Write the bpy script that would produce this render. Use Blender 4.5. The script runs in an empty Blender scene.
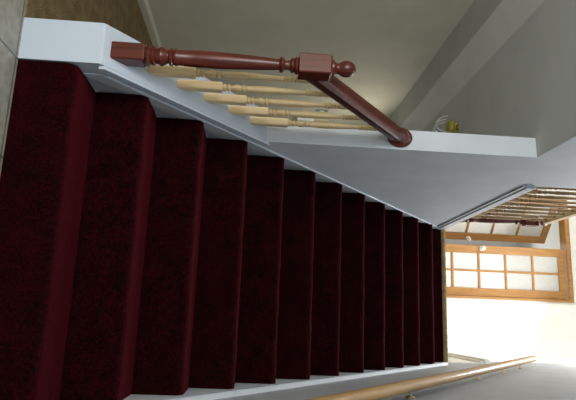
import bpy, bmesh, math, random
from mathutils import Vector, Matrix, noise
random.seed(4)
S = bpy.context.scene
COL = S.collection
S.view_settings.view_transform = 'Standard'
S.view_settings.look = 'None'
S.view_settings.exposure = 0.0

# ------------------------------------------------------------------ measures
R = 0.185            # riser
G = 0.230            # going
W = 1.0766           # flight width
OV = 0.033           # rounded nosing
N = 13
LAND = R * N         # 2.405
XR = W + 0.02        # face of the right wall
XL = -1.11           # face of the left room's wall
CEIL = 2.10          # ceiling of the lower room
YF = 4.20            # far wall of the landing

# ------------------------------------------------------------------ materials
def nodes(name):
    m = bpy.data.materials.new(name); m.use_nodes = True
    nt = m.node_tree
    return m, nt, nt.nodes['Principled BSDF']

def ramp_mix(nt, fac, c1, c2, p0=.35, p1=.65):
    r = nt.nodes.new('ShaderNodeValToRGB')
    r.color_ramp.elements[0].position = p0; r.color_ramp.elements[1].position = p1
    r.color_ramp.elements[0].color = (*c1, 1); r.color_ramp.elements[1].color = (*c2, 1)
    nt.links.new(fac, r.inputs[0]); return r.outputs[0]

def coords(nt, scale=(1, 1, 1)):
    t = nt.nodes.new('ShaderNodeTexCoord'); mp = nt.nodes.new('ShaderNodeMapping')
    mp.inputs['Scale'].default_value = scale
    nt.links.new(t.outputs['Object'], mp.inputs[0]); return mp.outputs[0]

def noise_tex(nt, co, scale, detail=3, rough=.5):
    n = nt.nodes.new('ShaderNodeTexNoise')
    n.inputs['Scale'].default_value = scale; n.inputs['Detail'].default_value = detail
    n.inputs['Roughness'].default_value = rough
    nt.links.new(co, n.inputs['Vector']); return n.outputs['Fac']

def bump(nt, b, h, strength=.3, dist=.01):
    n = nt.nodes.new('ShaderNodeBump'); n.inputs['Strength'].default_value = strength
    n.inputs['Distance'].default_value = dist
    nt.links.new(h, n.inputs['Height']); nt.links.new(n.outputs[0], b.inputs['Normal'])

def paint(name, c, rough=.6, var=.04, bs=.06, scale=5):
    m, nt, b = nodes(name)
    co = coords(nt)
    f = noise_tex(nt, co, scale, 4)
    lo = tuple(max(0, x * (1 - var)) for x in c); hi = tuple(min(1, x * (1 + var)) for x in c)
    nt.links.new(ramp_mix(nt, f, lo, hi), b.inputs['Base Color'])
    b.inputs['Roughness'].default_value = rough
    bump(nt, b, noise_tex(nt, co, 160, 2), bs, .002)
    return m

def carpet(name, c1, c2, scale=260, bs=.9, sheen=.0, sheen_c=(1, 1, 1)):
    m, nt, b = nodes(name)
    co = coords(nt)
    f = noise_tex(nt, co, scale, 3, .7)
    big = noise_tex(nt, co, 14, 3)
    mx = nt.nodes.new('ShaderNodeMath'); mx.operation = 'MULTIPLY_ADD'
    nt.links.new(f, mx.inputs[0]); mx.inputs[1].default_value = .75
    ad = nt.nodes.new('ShaderNodeMath'); ad.operation = 'MULTIPLY'; ad.inputs[1].default_value = .25
    nt.links.new(big, ad.inputs[0]); nt.links.new(ad.outputs[0], mx.inputs[2])
    nt.links.new(ramp_mix(nt, mx.outputs[0], c1, c2, .40, .66), b.inputs['Base Color'])
    b.inputs['Roughness'].default_value = 1
    b.inputs['Specular IOR Level'].default_value = 0.05
    b.inputs['Sheen Weight'].default_value = sheen
    b.inputs['Sheen Tint'].default_value = (*sheen_c, 1)
    bump(nt, b, f, bs, .006)
    return m

def wood(name, c1, c2, rough=.35, stretch=(60, 60, 3), coat=.0, spec=.5):
    m, nt, b = nodes(name)
    co = coords(nt, stretch)
    f = noise_tex(nt, co, 1.0, 5, .6)
    nt.links.new(ramp_mix(nt, f, c1, c2, .3, .7), b.inputs['Base Color'])
    b.inputs['Roughness'].default_value = rough
    b.inputs['Coat Weight'].default_value = coat
    b.inputs['Coat Roughness'].default_value = .12
    b.inputs['Specular IOR Level'].default_value = spec
    bump(nt, b, f, .08, .003)
    return m

def metal(name, c, rough=.3):
    m, nt, b = nodes(name)
    co = coords(nt)
    nt.links.new(ramp_mix(nt, noise_tex(nt, co, 40), tuple(x*.85 for x in c), c), b.inputs['Base Color'])
    b.inputs['Metallic'].default_value = 1; b.inputs['Roughness'].default_value = rough
    return m

M = {}
M['white'] = paint('white_gloss_paint', (.47, .53, .605), .35, .02, .03)
M['string'] = paint('string_grey_white_paint', (.52, .56, .60), .4, .03, .03)
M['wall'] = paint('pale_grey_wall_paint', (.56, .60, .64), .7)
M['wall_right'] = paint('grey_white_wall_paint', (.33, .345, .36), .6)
M['cream'] = paint('cream_wall_paint', (.60, .57, .46), .75)
M['upper'] = paint('upper_wall_paint', (.60, .60, .53), .75)
M['ceil'] = paint('ceiling_paint', (.46, .47, .45), .85)
M['soffit'] = paint('beam_soffit_shaded', (.42, .415, .38), .85)  # shade on the beam's underside, put into the colour
M['beam'] = paint('beam_face_lit', (.57, .57, .53), .8)  # same plaster, lightened in colour where the raked face catches light
M['bright'] = paint('landing_white_paint', (.86, .86, .82), .7, .02)
M['red'] = carpet('dark_red_pile_carpet', (.0008, .0002, .0002), (.024, .0011, .0020), 120, 1.0, .28, (.36, .02, .04))
M['brown'] = carpet('brown_pile_carpet', (.10, .072, .034), (.36, .27, .145), 190, 1.0)
M['mahog'] = wood('mahogany_varnish', (.040, .006, .003), (.125, .022, .010), .32, (70, 70, 5), .12, .35)
M['pine'] = wood('pale_pine', (.54, .39, .19), (.78, .60, .34), .4, (60, 60, 4), .1)
M['oak'] = wood('golden_door_wood', (.32, .14, .03), (.50, .25, .065), .4, (40, 40, 4), .1)
M['dim'] = wood('brown_upper_spindle_wood', (.15, .085, .03), (.36, .23, .10), .35, (40, 40, 4), .1)
M['rail'] = wood('pine_handrail_wood', (.25, .135, .035), (.40, .235, .07), .65, (50, 4, 4), .1)
M['brass'] = metal('brass', (.75, .55, .25), .28)
M['china'] = paint('white_china', (.88, .87, .84), .15, .01, 0)
M['grey_plastic'] = paint('grey_plastic', (.22, .23, .22), .4, .03, 0)
M['beige_plastic'] = paint('beige_plastic', (.55, .50, .36), .4, .03, 0)

def tile_mat():
    m, nt, b = nodes('grey_stone_floor_tiles')
    co = coords(nt)
    mp = nt.nodes.new('ShaderNodeMapping'); nt.links.new(co, mp.inputs[0])
    mp.inputs['Location'].default_value = (.0, .05, 0)
    br = nt.nodes.new('ShaderNodeTexBrick'); nt.links.new(mp.outputs[0], br.inputs[0])
    br.offset = 0; br.inputs['Scale'].default_value = 1
    br.inputs['Brick Width'].default_value = .33; br.inputs['Row Height'].default_value = .33
    br.inputs['Mortar Size'].default_value = .004
    br.inputs['Color1'].default_value = (.38, .37, .32, 1); br.inputs['Color2'].default_value = (.35, .34, .29, 1)
    br.inputs['Mortar'].default_value = (.12, .12, .10, 1)
    f = noise_tex(nt, co, 22, 5, .65)
    mx = nt.nodes.new('ShaderNodeMix'); mx.data_type = 'RGBA'; mx.blend_type = 'MULTIPLY'
    mx.inputs[0].default_value = 1
    nt.links.new(br.outputs['Color'], mx.inputs[6])
    nt.links.new(ramp_mix(nt, f, (.62, .60, .55), (1, 1, 1), .3, .6), mx.inputs[7])
    nt.links.new(mx.outputs[2], b.inputs['Base Color'])
    b.inputs['Roughness'].default_value = .45
    return m
M['tile'] = tile_mat()

def pane_mat(name, c, trans=.45):
    m, nt, b = nodes(name)
    co = coords(nt, (1, 1, 1))
    f = noise_tex(nt, co, 90, 2)
    nt.links.new(ramp_mix(nt, f, tuple(x*.88 for x in c), c), b.inputs['Base Color'])
    b.inputs['Roughness'].default_value = .35
    b.inputs['Transmission Weight'].default_value = trans
    b.inputs['IOR'].default_value = 1.1
    bump(nt, b, f, .3, .004)
    return m
M['pane'] = pane_mat('obscure_door_glass', (.80, .80, .76), .35)
M['shade'] = pane_mat('clear_shade_glass', (.80, .80, .76), .6)
M['amber'] = pane_mat('yellow_green_glass', (.42, .37, .08), .3)

# ------------------------------------------------------------------ mesh helpers
def obj(name, bm, mat, parent=None, smooth=False, bev=0):
    bmesh.ops.recalc_face_normals(bm, faces=bm.faces)
    me = bpy.data.meshes.new(name); bm.to_mesh(me); bm.free()
    o = bpy.data.objects.new(name, me); COL.objects.link(o)
    me.materials.append(mat)
    if smooth:
        for p in me.polygons: p.use_smooth = True
        me.set_sharp_from_angle(angle=math.radians(38))
    if bev:
        b = o.modifiers.new('edge', 'BEVEL'); b.width = bev; b.segments = 2; b.limit_method = 'ANGLE'
    if parent: o.parent = parent
    return o

def tag(o, label=None, cat=None, group=None, kind=None):
    if label: o['label'] = label
    if cat: o['category'] = cat
    if group: o['group'] = group
    if kind: o['kind'] = kind
    return o

def thing(name, label, cat, loc=(0, 0, 0), group=None):
    o = bpy.data.objects.new(name, None); COL.objects.link(o); o.location = loc
    o.empty_display_size = .05
    return tag(o, label, cat, group)

def box(bm, x0, x1, y0, y1, z0, z1):
    v = [bm.verts.new(p) for p in [(x0,y0,z0),(x1,y0,z0),(x1,y1,z0),(x0,y1,z0),(x0,y0,z1),(x1,y0,z1),(x1,y1,z1),(x0,y1,z1)]]
    for f in ((0,1,2,3),(4,5,6,7),(0,1,5,4),(1,2,6,5),(2,3,7,6),(3,0,4,7)): bm.faces.new([v[i] for i in f])
    return v

def BX(*a):
    bm = bmesh.new(); box(bm, *a); return bm

def prism(bm, poly, x0, x1):
    """poly: (y,z) outline swept from x0 to x1"""
    a = [bm.verts.new((x0, y, z)) for y, z in poly]; b = [bm.verts.new((x1, y, z)) for y, z in poly]
    bm.faces.new(a); bm.faces.new(list(reversed(b)))
    n = len(poly)
    for i in range(n): bm.faces.new((a[i], a[(i+1) % n], b[(i+1) % n], b[i]))

def PR(poly, x0, x1):
    bm = bmesh.new(); prism(bm, poly, x0, x1); return bm

def prism_z(bm, poly, z0, z1):
    a = [bm.verts.new((x, y, z0)) for x, y in poly]; b = [bm.verts.new((x, y, z1)) for x, y in poly]
    bm.faces.new(a); bm.faces.new(list(reversed(b)))
    n = len(poly)
    for i in range(n): bm.faces.new((a[i], a[(i+1) % n], b[(i+1) % n], b[i]))

def lathe(bm, prof, seg=20, cx=0, cy=0):
    """prof: (z, radius)"""
    rings = []
    for z, r in prof:
        rings.append([bm.verts.new((cx + r*math.cos(2*math.pi*k/seg), cy + r*math.sin(2*math.pi*k/seg), z)) for k in range(seg)])
    for a, b in zip(rings, rings[1:]):
        for k in range(seg): bm.faces.new((a[k], a[(k+1) % seg], b[(k+1) % seg], b[k]))
    bm.faces.new(rings[0]); bm.faces.new(list(reversed(rings[-1])))

def tube(bm, pts, prof, up=Vector((0, 0, 1))):
    """sweep the closed 2-D profile (side, up) along the points"""
    pts = [Vector(p) for p in pts]; rings = []
    for i, p in enumerate(pts):
        d = (pts[min(i+1, len(pts)-1)] - pts[max(i-1, 0)]).normalized()
        s = d.cross(up).normalized(); u = s.cross(d)
        rings.append([bm.verts.new(p + s*a + u*b) for a, b in prof])
    n = len(prof)
    for a, b in zip(rings, rings[1:]):
        for k in range(n): bm.faces.new((a[k], a[(k+1) % n], b[(k+1) % n], b[k]))
    bm.faces.new(rings[0]); bm.faces.new(list(reversed(rings[-1])))

def circle(r, n=16, ry=None):
    ry = ry or r
    return [(r*math.cos(2*math.pi*k/n), ry*math.sin(2*math.pi*k/n)) for k in range(n)]

def struct(name, bm, mat, label=None, bev=0):
    o = obj(name, bm, mat, bev=bev); tag(o, label, None, None, 'structure'); return o

# ------------------------------------------------------------------ the setting
FY0 = -3.2
struct('floor', BX(XL-.1, XR, FY0, .30, -.05, 0), M['tile'], 'grey stone tiled floor at the foot of the stairs')
struct('floor_carpet', BX(XL-.1, -.149, -.038, 3.8, .0005, .005), M['brown'], 'brown carpeted floor of the lower room beside the stairs')
bm = bmesh.new(); prism_z(bm, [(XL-.1, FY0), (-.004, FY0), (-.004, .66), (-.101, .67), (-.101, 3.8), (XL-.1, 3.8)], CEIL, CEIL+.004)
struct('ceiling', bm, M['ceil'], 'grey ceiling of the lower room')
struct('wall_left', BX(XL-.1, XL, FY0, 3.8, 0, CEIL), M['cream'], 'beige wall of the lower room')
struct('wall_back', BX(XL, -.10, 3.7, 3.8, 0, CEIL), M['cream'], 'beige end wall of the lower room behind the balusters')
struct('baseboard_left', PR([(0, 0)]*0 + [(XL, 0), (XL+.016, 0), (XL+.016, .045), (XL+.010, .055), (XL+.006, .062), (XL, .062)], 0, 1), M['cream'])
o = bpy.data.objects['baseboard_left']
# the outline above is (x, z): swing it round so that it runs along the wall
for v in o.data.vertices:
    x, y, z = v.co; v.co = (y, FY0 + x*(3.7-FY0), z)
o['label'] = 'beige skirting along the lower room wall'
# plaster bulkhead with a raked face along the top of the left wall
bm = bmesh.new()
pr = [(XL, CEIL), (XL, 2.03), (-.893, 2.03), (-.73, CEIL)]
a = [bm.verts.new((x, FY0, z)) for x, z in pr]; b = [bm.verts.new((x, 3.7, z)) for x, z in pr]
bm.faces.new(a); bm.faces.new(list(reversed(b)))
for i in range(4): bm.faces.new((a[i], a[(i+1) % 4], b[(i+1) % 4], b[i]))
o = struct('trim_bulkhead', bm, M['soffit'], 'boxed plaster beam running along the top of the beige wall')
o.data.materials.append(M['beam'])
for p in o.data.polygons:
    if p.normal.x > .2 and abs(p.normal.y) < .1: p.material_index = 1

# stair wall: lower part from its free end to the landing, upper part over the stairwell
YE = .672
struct('wall_stair', PR([(YE, 0), (2.70, 0), (2.70, 2.365), (1.20, 2.365), (1.20, 4.8), (FY0, 4.8), (FY0, CEIL+.0045), (YE, CEIL+.0045)], -.10, -.004),
       M['wall'], 'pale grey wall between stairs and lower room with free end carrying the handrail')
# low wall with the sloping cap
capz = lambda y: .288 + .80*y
struct('wall_low', PR([(-.036, 0), (YE, 0), (YE, capz(YE)), (-.030, capz(-.030)), (-.036, capz(-.036)-.004)], -.148, -.004), M['white'],
       'white boxed low wall at foot of stairs carrying newel and balusters')
struct('trim_cap', PR([(-.02, capz(-.02)-.020), (YE+.02, capz(YE+.02)-.020), (YE+.02, capz(YE+.02)-.001), (-.02, capz(-.02)-.001)], -.0035, .008), M['white'],
       'white lip along the stair edge of the low wall')

# right wall
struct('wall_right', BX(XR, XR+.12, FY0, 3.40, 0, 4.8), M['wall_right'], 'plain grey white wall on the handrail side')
# upper storey shell
struct('wall_far', PR([(YF, LAND), (YF+.1, LAND), (YF+.1, 4.8), (YF, 4.8)], .4915, 1.092), M['bright'], 'bright white wall beside the glazed doors')
struct('wall_far.001', BX(-1.3, -.69, YF, YF+.1, LAND, 4.8), M['bright'], 'white wall left of the glazed doors')
struct('wall_far.002', BX(-.69, .491, YF, YF+.1, 4.375, 4.8), M['bright'], 'white wall over the glazed doors')
struct('wall_far.003', BX(1.092, 3.4, YF+.07, YF+.17, LAND, 4.8), M['bright'], 'bright white passage wall right of the landing')
struct('wall_upper_left', BX(-1.3, -1.2, 1.1, YF, LAND, 4.8), M['bright'], 'white wall of the upper hall behind the balusters')
struct('wall_upper_front', BX(-1.2, -.1, 1.1, 1.2, LAND, 4.8), M['bright'], 'white upper hall wall')
struct('ceiling_upper', BX(-1.3, 3.4, FY0, 6.4, 4.8, 4.85), M['bright'], 'white ceiling over the landing')
struct('floor_upper', BX(-1.3, -.10, 1.2, 2.74, 2.20, LAND-.01), M['brown'], 'brown carpeted floor of the upper hall')
struct('floor_landing', BX(-1.3, 3.4, 2.95, 6.4, 2.20, LAND), M['brown'], 'brown carpeted landing floor')
struct('wall_room_back', BX(-2.2, 2.2, 6.3, 6.4, LAND, 4.8), M['bright'], 'white wall of the room seen through the glazed doors')
struct('wall_room_left', BX(-2.3, -2.2, YF, 6.4, LAND, 4.8), M['bright'], 'white side wall of the room beyond the doors')
struct('wall_room_right', BX(2.2, 2.3, YF+.17, 6.4, LAND, 4.8), M['bright'], 'white side wall of the room beyond the doors, handrail side')
# entrance wall behind the viewer, with an open doorway letting daylight in
struct('wall_front', BX(XL, -.75, FY0-.1, FY0, 0, CEIL), M['cream'], 'wall beside the entrance')
struct('wall_front.001', BX(-.75, XR, FY0-.1, FY0, 2.3, 4.8), M['cream'], 'wall above the entrance')

# low ledge with moulded capping on the landing
led = thing('landing_ledge', 'low white ledge with moulded capping at the top of the stairs, handrail side', 'ledge', (1.09, 2.97, LAND))
obj('ledge_wall', BX(-.004, .006, .002, .98, 0, .40), M['bright'], led)
obj('capping', PR([(0, .395), (.0, .445), (.985, .445), (.985, .395)], -.036, .006), M['bright'], led, bev=.006)
obj('moulding', PR([(.004, .360), (.004, .394), (.98, .394), (.98, .360)], -.020, -.0045), M['bright'], led, bev=.004)

# ------------------------------------------------------------------ staircase
st = thing('staircase', 'straight flight of stairs covered in dark red carpet between white strings', 'staircase', (0, 0, 0))
def step_mesh(i):
    bm = bmesh.new(); nx = 46
    y0 = G*(i-1) - OV; z0 = R*(i-1); z1 = R*i
    if i == N: z1 -= .045
    rr = .034
    prof = [(0, z0), (0, z0+.05), (0, z0+.10)]
    if i < N:
        for k in range(7):
            a = math.pi*k/12
            prof.append((rr*(1-math.cos(a)), z1 - rr + rr*math.sin(a)))
        prof += [(G*.45, z1), (G*.7, z1), (G, z1)]
    else:
        prof += [(0, z1), (G, z1)]
    prof.append((G, z0))
    rows = []
    for k in range(nx+1):
        x = .001 + (W-.002)*k/nx; row = []
        for j, (y, z) in enumerate(prof):
            dy = dz = 0
            if 2 <= j < len(prof)-2 and i < N:
                nv = noise.noise(Vector((x*7, i*3.1 + j*.12, .3))); n2 = noise.noise(Vector((x*31, i*5.3 + j*.3, 7)))
                dy = .0035*nv + .0018*n2; dz = .003*noise.noise(Vector((x*9, i*2.7, j*.1+4))) + .0012*n2
                if j > 8: dy = 0
            row.append(bm.verts.new((x, y0+y+dy, z+dz)))
        rows.append(row)
    n = len(prof)
    for a, b in zip(rows, rows[1:]):
        for j in range(n): bm.faces.new((a[j], a[(j+1) % n], b[(j+1) % n], b[j]))
    bm.faces.new(rows[0]); bm.faces.new(list(reversed(rows[-1])))
    return bm
for i in range(1, N+1):
    obj('step', step_mesh(i), M['red'], st, smooth=True)
# strings
zl = lambda y: .212 + .79*y
obj('string', PR([(.045, .18), (2.735, 2.17), (2.735, 2.365), (zl and 2.70, 2.35), (.10, zl(.10)), (.045, zl(.045))], -.0035, 0.0), M['string'], st)
tag(obj('string_bead', PR([(.05, zl(.05)), (2.70, zl(2.70)), (2.70, zl(2.70)+.014), (.05, zl(.05)+.014)], -.0035, .007), M['white'], st, bev=.003), 'white bead along the top of the left string')
zr = lambda y: .285 + .772*y
obj('string', PR([(-.10, 0), (.02, 0), (2.735, 2.10), (2.735, 2.398), (2.70, zr(2.70)), (-.10, zr(-.10))], W, XR-.0005), M['string'], st)
tag(obj('string_bead', PR([(-.10, zr(-.10)-.016), (2.70, zr(2.70)-.016), (2.70, zr(2.70)+.003), (-.10, zr(-.10)+.003)], W-.004, W-.0002), M['white'], st, bev=.002), 'white bead along the top of the right string')

# landing carpet turned over the top nosing
bm = bmesh.new()
y0 = G*(N-1) - OV; z1 = LAND; rr = .03
prof = [(y0, z1-.044)] + [(y0 + rr*(1-math.cos(math.pi*k/10)), z1 - rr + rr*math.sin(math.pi*k/10)) for k in range(6)] + [(2.94, z1), (2.94, z1-.044)]
rows = []
for k in range(91):
    x = .001 + (W-.002)*k/90
    d = [(.004*noise.noise(Vector((x*60, j, 1.7))), .004*noise.noise(Vector((x*55, j, 8.2)))) if 0 < j < len(prof)-2 else (0, 0) for j in range(len(prof))]
    rows.append([bm.verts.new((x, y+e[0], z+e[1])) for (y, z), e in zip(prof, d)])
for a, b in zip(rows, rows[1:]):
    for j in range(len(prof)): bm.faces.new((a[j], a[(j+1) % len(prof)], b[(j+1) % len(prof)], b[j]))
bm.faces.new(rows[0]); bm.faces.new(list(reversed(rows[-1])))
tag(obj('landing_carpet', bm, M['brown'], None, True), 'brown carpet edge turned over the top nosing of the stairs', 'carpet')

# moulded strip under the upper balusters
struct('trim_stairwell', PR([(1.19, 2.318), (2.69, 2.318), (2.69, 2.372), (1.19, 2.372)], -.095, .012), M['white'], 'white moulded edge strip under the upper balusters', bev=.004)
struct('trim_stairwell.001', PR([(1.19, 2.296), (2.69, 2.296), (2.69, 2.3175), (1.19, 2.3175)], -.0035, .005), M['string'], 'grey bead under the stairwell edge strip')

# ------------------------------------------------------------------ newel posts
def sq_block(bm, h, z0, z1, slope=0, ch=.004):
    p = [(-h+ch, -h), (h-ch, -h), (h, -h+ch), (h, h-ch), (h-ch, h), (-h+ch, h), (-h, h-ch), (-h, -h+ch)]
    def ring(s, zf): return [bm.verts.new((x*s, y*s, zf(y*s))) for x, y in p]
    e = .006
    rs = [ring(1, lambda y: z0 + slope*y), ring(1, lambda y: z1-e), ring(.90, lambda y: z1)]
    bm.faces.new(rs[0]); bm.faces.new(list(reversed(rs[-1])))
    for a, b in zip(rs, rs[1:]):
        for k in range(8): bm.faces.new((a[k], a[(k+1) % 8], b[(k+1) % 8], b[k]))

def newel(root, slope, base=.085):
    h = .031; q = .86
    T = lambda z: base + (z-.125)*.982
    bm = bmesh.new(); sq_block(bm, h, 0, T(.125), slope); obj('base_block', bm, M['mahog'], root)
    bm = bmesh.new()
    prof = [(.1255, .034), (.130, .041), (.136, .043), (.142, .036), (.145, .034), (.150, .038), (.156, .038), (.160, .030),
            (.168, .032), (.178, .038), (.186, .036), (.196, .028), (.203, .025), (.208, .034), (.215, .036), (.220, .029), (.226, .033), (.232, .033), (.236, .030),
            (.30, .034), (.38, .0335), (.48, .029), (.575, .0225), (.585, .021), (.588, .028), (.594, .033), (.600, .031), (.604, .021), (.612, .018), (.624, .021),
            (.629, .030), (.635, .031), (.639, .026), (.643, .034), (.650, .036), (.6545, .030)]
    lathe(bm, [(T(z), r*q) for z, r in prof], 24); obj('turned_shaft', bm, M['mahog'], root, True)
    bm = bmesh.new(); sq_block(bm, .0355, T(.655), T(.770), 0); obj('top_block', bm, M['mahog'], root)
    bm = bmesh.new()
    prof = [(.7705, .036), (.777, .036), (.781, .026), (.790, .021), (.796, .022)]
    c, r = .824, .0335
    for k in range(1, 12):
        a = -math.pi/2 + .62 + (math.pi - .62)*k/12
        prof.append((c + r*math.sin(a), r*math.cos(a)))
    prof.append((c+r, .002))
    lathe(bm, [(T(z), r*q) for z, r in prof], 24); obj('ball_finial', bm, M['mahog'], root, True)

XN = -.070; YN = .021
newel(thing('newel_post', 'turned mahogany newel post with ball finial on the white low wall', 'newel post', (XN, YN, capz(YN)+.001)), .80)
newel(thing('newel_post', 'dark newel post with ball top at far end of upper balusters', 'newel post', (-.045, 2.44, 2.373)), 0, .04)

# ------------------------------------------------------------------ handrails
hz = lambda y: .918 + .80*y       # rail axis
rail_prof = [(-.026, -.026), (.026, -.026), (.030, -.020), (.030, -.006), (.034, .002), (.034, .014), (.026, .024), (.012, .029), (-.012, .029), (-.026, .024), (-.034, .014), (-.034, .002), (-.030, -.006), (-.030, -.020)]
hr = thing('handrail', 'mahogany sloping handrail from newel post up to the white wall end', 'handrail', (XN, YN, hz(YN)))
bm = bmesh.new()
ya, yb = YN+.037, YE-.023
tube(bm, [(-.068, ya, hz(ya)), (-.065, .35, hz(.35)), (-.060, yb, hz(yb))], rail_prof)
for v in bm.verts:      # both ends are cut upright
    e = ya if v.co.y < .2 else yb if v.co.y > .5 else None
    if e is not None: v.co.z += .80*(e - v.co.y); v.co.y = e
bmesh.ops.translate(bm, verts=bm.verts, vec=-Vector(hr.location))
obj('rail', bm, M['mahog'], hr, True)
bm = bmesh.new()
lathe(bm, [(0, .050), (.006, .053), (.012, .051), (.016, .044), (.021, .040)], 32)
bmesh.ops.scale(bm, verts=bm.verts, vec=(.92, 1.12, 1))
bmesh.ops.rotate(bm, verts=bm.verts, matrix=Matrix.Rotation(math.pi/2, 3, 'X'))
bmesh.ops.translate(bm, verts=bm.verts, vec=Vector((-.060, YE-.001, hz(YE)-.012)) - Vector(hr.location))
obj('rosette', bm, M['mahog'], hr, True)

ur = thing('handrail', 'pale wooden handrail along the top of the upper balusters', 'handrail', (-.045, 1.8, 3.085))
bm = bmesh.new(); tube(bm, [(0, -.598, 0), (0, .594, 0)], [(a*.8, b*.8) for a, b in rail_prof]); obj('rail', bm, M['pine'], ur, True)

# wall handrail on the right
XH = 1.030
rz = lambda y: 1.03 + .75*y
wr = thing('handrail', 'round pine handrail on brass brackets along the grey white wall', 'handrail', (XH, 1.5, rz(1.5)))
bm = bmesh.new()
tube(bm, [(XH, y, rz(y)) for y in (-.7, .3, 1.2, 2.1, 2.85)], circle(.0245, 18))
bmesh.ops.translate(bm, verts=bm.verts, vec=-Vector(wr.location)); obj('rail', bm, M['rail'], wr, True)
for y in (-.35, .72, 1.62, 2.17, 2.66):
    z = rz(y) - .031
    bm = bmesh.new()
    tube(bm, [(XH, y, z-.002), (XH+.004, y, z-.022), (XH+.02, y, z-.036), (XH+.045, y, z-.040), (XR-.008, y, z-.040)], circle(.005, 8), Vector((0, 1, 0)))
    bmesh.ops.translate(bm, verts=bm.verts, vec=-Vector(wr.location)); br = obj('bracket', bm, M['brass'], wr, True)
    bm = bmesh.new(); lathe(bm, [(0, .020), (.003, .020), (.006, .014), (.008, .008)], 16)
    bmesh.ops.rotate(bm, verts=bm.verts, matrix=Matrix.Rotation(-math.pi/2, 3, 'Y'))
    bmesh.ops.translate(bm, verts=bm.verts, vec=Vector((XR-.0005, y, z-.040)) - Vector(wr.location)); obj('wall_plate', bm, M['brass'], br, True)
    bm = bmesh.new(); box(bm, XH-.008, XH+.008, -.028, .028, -.002, .002)
    bmesh.ops.rotate(bm, verts=bm.verts, matrix=Matrix.Rotation(math.atan(.75), 3, 'X'), cent=(XH, 0, 0))
    bmesh.ops.translate(bm, verts=bm.verts, vec=Vector((0, y, z+.001)) - Vector(wr.location)); obj('saddle', bm, M['brass'], br)

# ------------------------------------------------------------------ balusters
def baluster(root, H, slope, base=.157, h=.0165, q=.9, mat='pine'):
    bm = bmesh.new(); sq_block(bm, h, 0, base, slope, .002); obj('base_block', bm, M[mat], root)
    b = base + .0005
    prof = [(b, .0125), (b+.006, .016), (b+.012, .0165), (b+.016, .011), (b+.020, .0155), (b+.027, .0155), (b+.031, .011), (b+.040, .0125),
            (b+.052, .0165), (b+.064, .0155), (b+.072, .011), (b+.076, .0155), (b+.083, .0155), (b+.087, .011), (b+.093, .0145), (b+.100, .013)]
    t = H - .118
    prof += [(b+.13, .0155), (b+.17, .0160), ((b+.17+t)/2, .0135), (t-.01, .0098), (t, .0095)]
    for k in range(4): prof += [(t+.003+k*.013, .0135), (t+.008+k*.013, .0135), (t+.011+k*.013, .0095)]
    prof += [(t+.056, .012), (H-.04, .0125), (H-.012, .011), (H, .011)]
    bm = bmesh.new(); lathe(bm, [(z, r*q) for z, r in prof], 14)
    if slope:
        for v in bm.verts:
            if v.co.z > H-.001: v.co.z += slope*v.co.y
    obj('turned_spindle', bm, M[mat], root, True)

def dup(src, loc, label):
    r = src.copy(); COL.objects.link(r); r.location = loc; r['label'] = label
    for ch in list(src.children):
        c = ch.copy(); COL.objects.link(c); c.parent = r
    return r
XB = -.068
ys = [.130, .243, .357, .472, .588]
HB = hz(0) - capz(0) - .035 - .003
labs = ['pale pine baluster nearest to the mahogany newel post', 'second pale pine baluster from the mahogany newel post', 'middle one of five pale pine balusters under the mahogany handrail',
        'fourth pale pine baluster from the mahogany newel post', 'pale pine baluster nearest to the white wall end']
first = thing('baluster', labs[0], 'baluster', (XB, ys[0], capz(ys[0])+.001), 'pine balusters under the mahogany handrail')
baluster(first, HB, .80)
for y, l in zip(ys[1:], labs[1:]): dup(first, (XB, y, capz(y)+.001), l)

NB = 10
words = ['first', 'second', 'third', 'fourth', 'fifth', 'sixth', 'seventh', 'eighth', 'ninth', 'tenth', 'last']
up = None
for k in range(NB):
    y = 1.235 + (2.335-1.235)*k/(NB-1)
    l = 'golden brown upper baluster, %s from the wall end beside the stairwell' % words[k]
    if k == 9: l = 'golden brown upper baluster closest to the dark far newel post'
    if up is None:
        up = thing('baluster', l, 'baluster', (-.045, y, 2.373), 'balusters along the upper stairwell edge'); baluster(up, 3.0625-2.373, 0, .16, .0135, .8, 'dim')
    else: dup(up, (-.045, y, 2.373), l)

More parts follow.
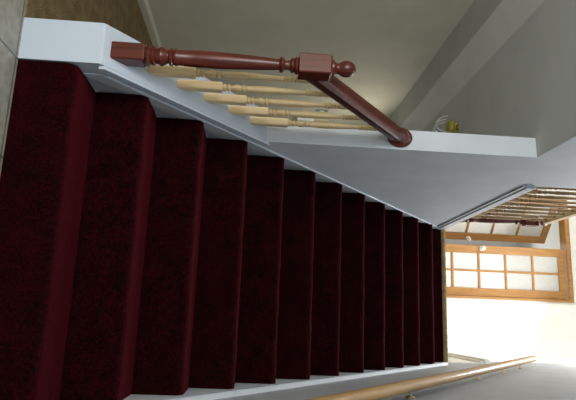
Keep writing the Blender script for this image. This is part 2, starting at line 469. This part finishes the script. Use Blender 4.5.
# ------------------------------------------------------------------ glazed doors
def leaf(name, width, label, mirror, loc, rot):
    """local x runs from the hinge (0) to the free edge (width); front faces -y"""
    root = bpy.data.objects.new(name, None); COL.objects.link(root); root.location = loc; root.rotation_euler = (0, 0, rot)
    tag(root, label, None, None, 'structure')
    sx = -1 if mirror else 1
    T = .04; sw = .088; Ht = 4.300 - LAND - .012
    def bb(x0, x1, y0, y1, z0, z1):
        x0, x1 = sorted((sx*x0, sx*x1)); return BX(x0, x1, y0, y1, z0+.008, z1+.008)
    obj('stile', bb(0, sw, 0, T, 0, Ht), M['oak'], root, bev=.003)
    obj('stile', bb(width-sw, width, 0, T, 0, Ht), M['oak'], root, bev=.003)
    ztop = 4.223 - LAND - .008
    obj('top_rail', bb(sw+.0005, width-sw-.0005, 0, T, ztop, Ht), M['oak'], root, bev=.003)
    obj('bottom_rail', bb(sw+.0005, width-sw-.0005, 0, T, 0, .27), M['oak'], root, bev=.003)
    zs = [.27, 2.707-LAND-.008+.0, 3.011-LAND-.008, 3.313-LAND-.008, 3.617-LAND-.008, 3.927-LAND-.008, ztop]
    zs = [zs[0]] + zs[2:]
    mw = .011
    mid = width/2
    obj('muntin', bb(mid-mw, mid+mw, .008, T-.008, .2705, ztop-.0005), M['oak'], root)
    for z in zs[1:-1]:
        for xa, xb in ((sw+.0005, mid-mw-.0005), (mid+mw+.0005, width-sw-.0005)):
            obj('muntin', bb(xa, xb, .008, T-.008, z-mw, z+mw), M['oak'], root)
    for i in range(len(zs)-1):
        z0 = zs[i] + (mw if i else 0); z1 = zs[i+1] - (mw if i < len(zs)-2 else 0)
        for xa, xb in ((sw, mid-mw), (mid+mw, width-sw)):
            obj('pane', bb(xa+.001, xb-.001, .017, .022, z0+.001, z1-.001), M['pane'], root)
    k = bmesh.new(); lathe(k, [(0, .026), (.004, .026), (.007, .012), (.025, .011), (.030, .020), (.040, .027), (.052, .025), (.060, .012)], 18)
    bmesh.ops.rotate(k, verts=k.verts, matrix=Matrix.Rotation(math.pi/2, 3, 'X'))
    bmesh.ops.translate(k, verts=k.verts, vec=(sx*(width-.035), -.0005, 3.345-LAND))
    tag(obj('door_knob', k, M['china'], root, True), 'white china knob')
    return root
leaf('door_1', .560, 'closed golden wooden glazed door leaf with white knob beside the bright wall', True, (.463, YF+.005, LAND), 0)
leaf('door_2', .585, 'golden wooden glazed door leaf standing ajar behind the upper balusters', False, (-.655, YF+.02, LAND), math.radians(41))
fr = bpy.data.objects.new('door_frame', None); COL.objects.link(fr); fr.location = (-.09, YF, LAND); tag(fr, 'golden wooden frame around the pair of glazed doors', None, None, 'structure')
z1 = 4.305 - LAND
obj('jamb', BX(.556, .580, -.02, .11, 0, z1+.055), M['oak'], fr, bev=.003)
obj('jamb', BX(-.600, -.568, -.02, .11, 0, z1+.055), M['oak'], fr, bev=.003)
obj('head', BX(-.567, .555, -.02, .11, z1+.01, z1+.055), M['oak'], fr, bev=.003)
struct('trim_architrave', PR([(YF-.012, LAND), (YF-.0005, LAND), (YF-.0005, 4.40), (YF-.012, 4.40)], .516, .545), M['bright'], 'white strip beside the door frame')

# ------------------------------------------------------------------ small fittings
pl = thing('ceiling_light', 'small ceiling light with yellow green glass top and clear lower shade behind the wall end', 'light', (-.49, 1.63, CEIL))
bm = bmesh.new(); lathe(bm, [(-.001, .03), (-.012, .03), (-.016, .012), (-.022, .012)], 18); obj('ceiling_plate', bm, M['brass'], pl, True)
bm = bmesh.new()
rings = []
for z, r in ((-.022, .018), (-.03, .034), (-.05, .046), (-.066, .040), (-.072, .026)):
    rings.append([bm.verts.new(((r*(1+.10*(k % 2)))*math.cos(2*math.pi*k/20), (r*(1+.10*(k % 2)))*math.sin(2*math.pi*k/20), z)) for k in range(20)])
for a, b in zip(rings, rings[1:]):
    for k in range(20): bm.faces.new((a[k], a[(k+1) % 20], b[(k+1) % 20], b[k]))
bm.faces.new(rings[0]); bm.faces.new(rings[-1])
tag(obj('glass_top', bm, M['amber'], pl, True), 'fluted yellow green glass')
bm = bmesh.new()
for s in (-1, 0, 1):
    ring = []
    pts = [(.055*math.cos(t), s*.03 + .022*math.sin(t*1), -.074 - .075*math.sin(t)) for t in [math.pi*k/14 for k in range(15)]]
    tube(bm, [(p[0]+s*.012, p[1], p[2]) for p in pts], circle(.0045, 8), Vector((0, 1, 0.01)))
tag(obj('glass_loop', bm, M['shade'], pl, True), 'clear looped glass arms')

sw = thing('light_switch', 'slim grey switch plate on the beige wall, seen through the pine balusters', 'switch', (XL, 3.03, 1.37))
obj('plate', BX(.0005, .008, -.02, .02, -.055, .055), M['grey_plastic'], sw, bev=.002)
obj('rocker', BX(.0082, .013, -.008, .008, -.02, .02), M['china'], sw, bev=.002)
wb = thing('wall_box', 'small white and cream box on the beige wall, seen between the last two pine balusters', 'box', (XL, 3.285, 1.158))
tag(obj('lower_case', BX(.0005, .03, -.05, .05, 0, .165), M['china'], wb, bev=.004), 'white lower case')
tag(obj('upper_cover', BX(.0005, .024, -.042, .042, .166, .31), M['beige_plastic'], wb, bev=.004), 'cream upper cover')

# ------------------------------------------------------------------ lights
def area(name, loc, target, size, power, col, sy=None, spread=180):
    l = bpy.data.lights.new(name, 'AREA'); l.energy = power; l.color = col; l.size = size
    if sy: l.shape = 'RECTANGLE'; l.size_y = sy
    l.spread = math.radians(spread)
    o = bpy.data.objects.new(name, l); COL.objects.link(o); o.location = loc
    o.rotation_euler = (Vector(target) - Vector(loc)).to_track_quat('-Z', 'Y').to_euler()
    return o
area('entrance_daylight', (-.05, FY0+.1, 1.2), (-.2, .5, .8), 1.5, 40, (.88, .94, 1.0), 1.9)
area('passage_window_light', (2.9, 3.35, 3.6), (.9, 4.3, 3.7), 1.0, 54, (1.0, .98, .92), 1.2)
area('landing_fill', (.85, 3.3, 4.4), (-.1, 2.2, 2.2), .5, 48, (.96, .97, 1.0), .5)  # unseen fill added to light upper balusters and stair wall
area('stairwell_fill', (.75, .5, 4.7), (.35, .6, 0), .5, 15, (.92, .95, 1.0), 1.6)  # unseen overhead fill, added so treads read lighter than risers
area('upper_hall_fill', (-.65, 2.2, 4.7), (-.65, 2.2, 2.4), .5, 30, (1.0, .95, .86), .5)  # added fill, brightens the hall wall behind the upper balusters
area('glazed_room_fill', (.0, 6.1, 3.7), (0, 4.3, 3.4), 1.6, 24, (1.0, .98, .95), 1.6)  # unseen area light added to brighten the room beyond the doors
area('lower_room_back_fill', (-.6, 2.9, 1.9), (-1.0, 2.6, .6), .3, 3.5, (1.0, .94, .78), .3)  # unseen light added for the warm glow on the beige wall
area('lower_room_front_fill', (-.55, -2.6, 1.3), (-.8, 2, 1.1), .8, 36, (1.0, .97, .90), 1.2)  # added fill from the entrance side, lifts the whole lower room
w = bpy.data.worlds.new('daylight'); S.world = w; w.use_nodes = True
w.node_tree.nodes['Background'].inputs[0].default_value = (.75, .85, 1, 1)
w.node_tree.nodes['Background'].inputs[1].default_value = .35

# ------------------------------------------------------------------ camera (held upright sideways, as the photograph)
cx, cy, cz, yaw, pit, rol, f = 0.7833, -1.7326, 0.7782, 0.2128, 0.0633, 0.0524, 550.33
F = Vector((-math.sin(yaw)*math.cos(pit), math.cos(yaw)*math.cos(pit), math.sin(pit)))
Rt = Vector((math.cos(yaw), math.sin(yaw), 0)); U = Rt.cross(F)
R2 = math.cos(rol)*Rt + math.sin(rol)*U; U2 = -math.sin(rol)*Rt + math.cos(rol)*U
cam = bpy.data.cameras.new('camera'); co = bpy.data.objects.new('camera', cam); COL.objects.link(co)
cam.sensor_fit = 'HORIZONTAL'; cam.sensor_width = 36; cam.lens = f/576*36; cam.clip_start = .02
m = Matrix.Identity(4)
for i in range(3):
    m[i][0] = U2[i]; m[i][1] = -R2[i]; m[i][2] = -F[i]
m[0][3], m[1][3], m[2][3] = cx, cy, cz
co.matrix_world = m
S.camera = co
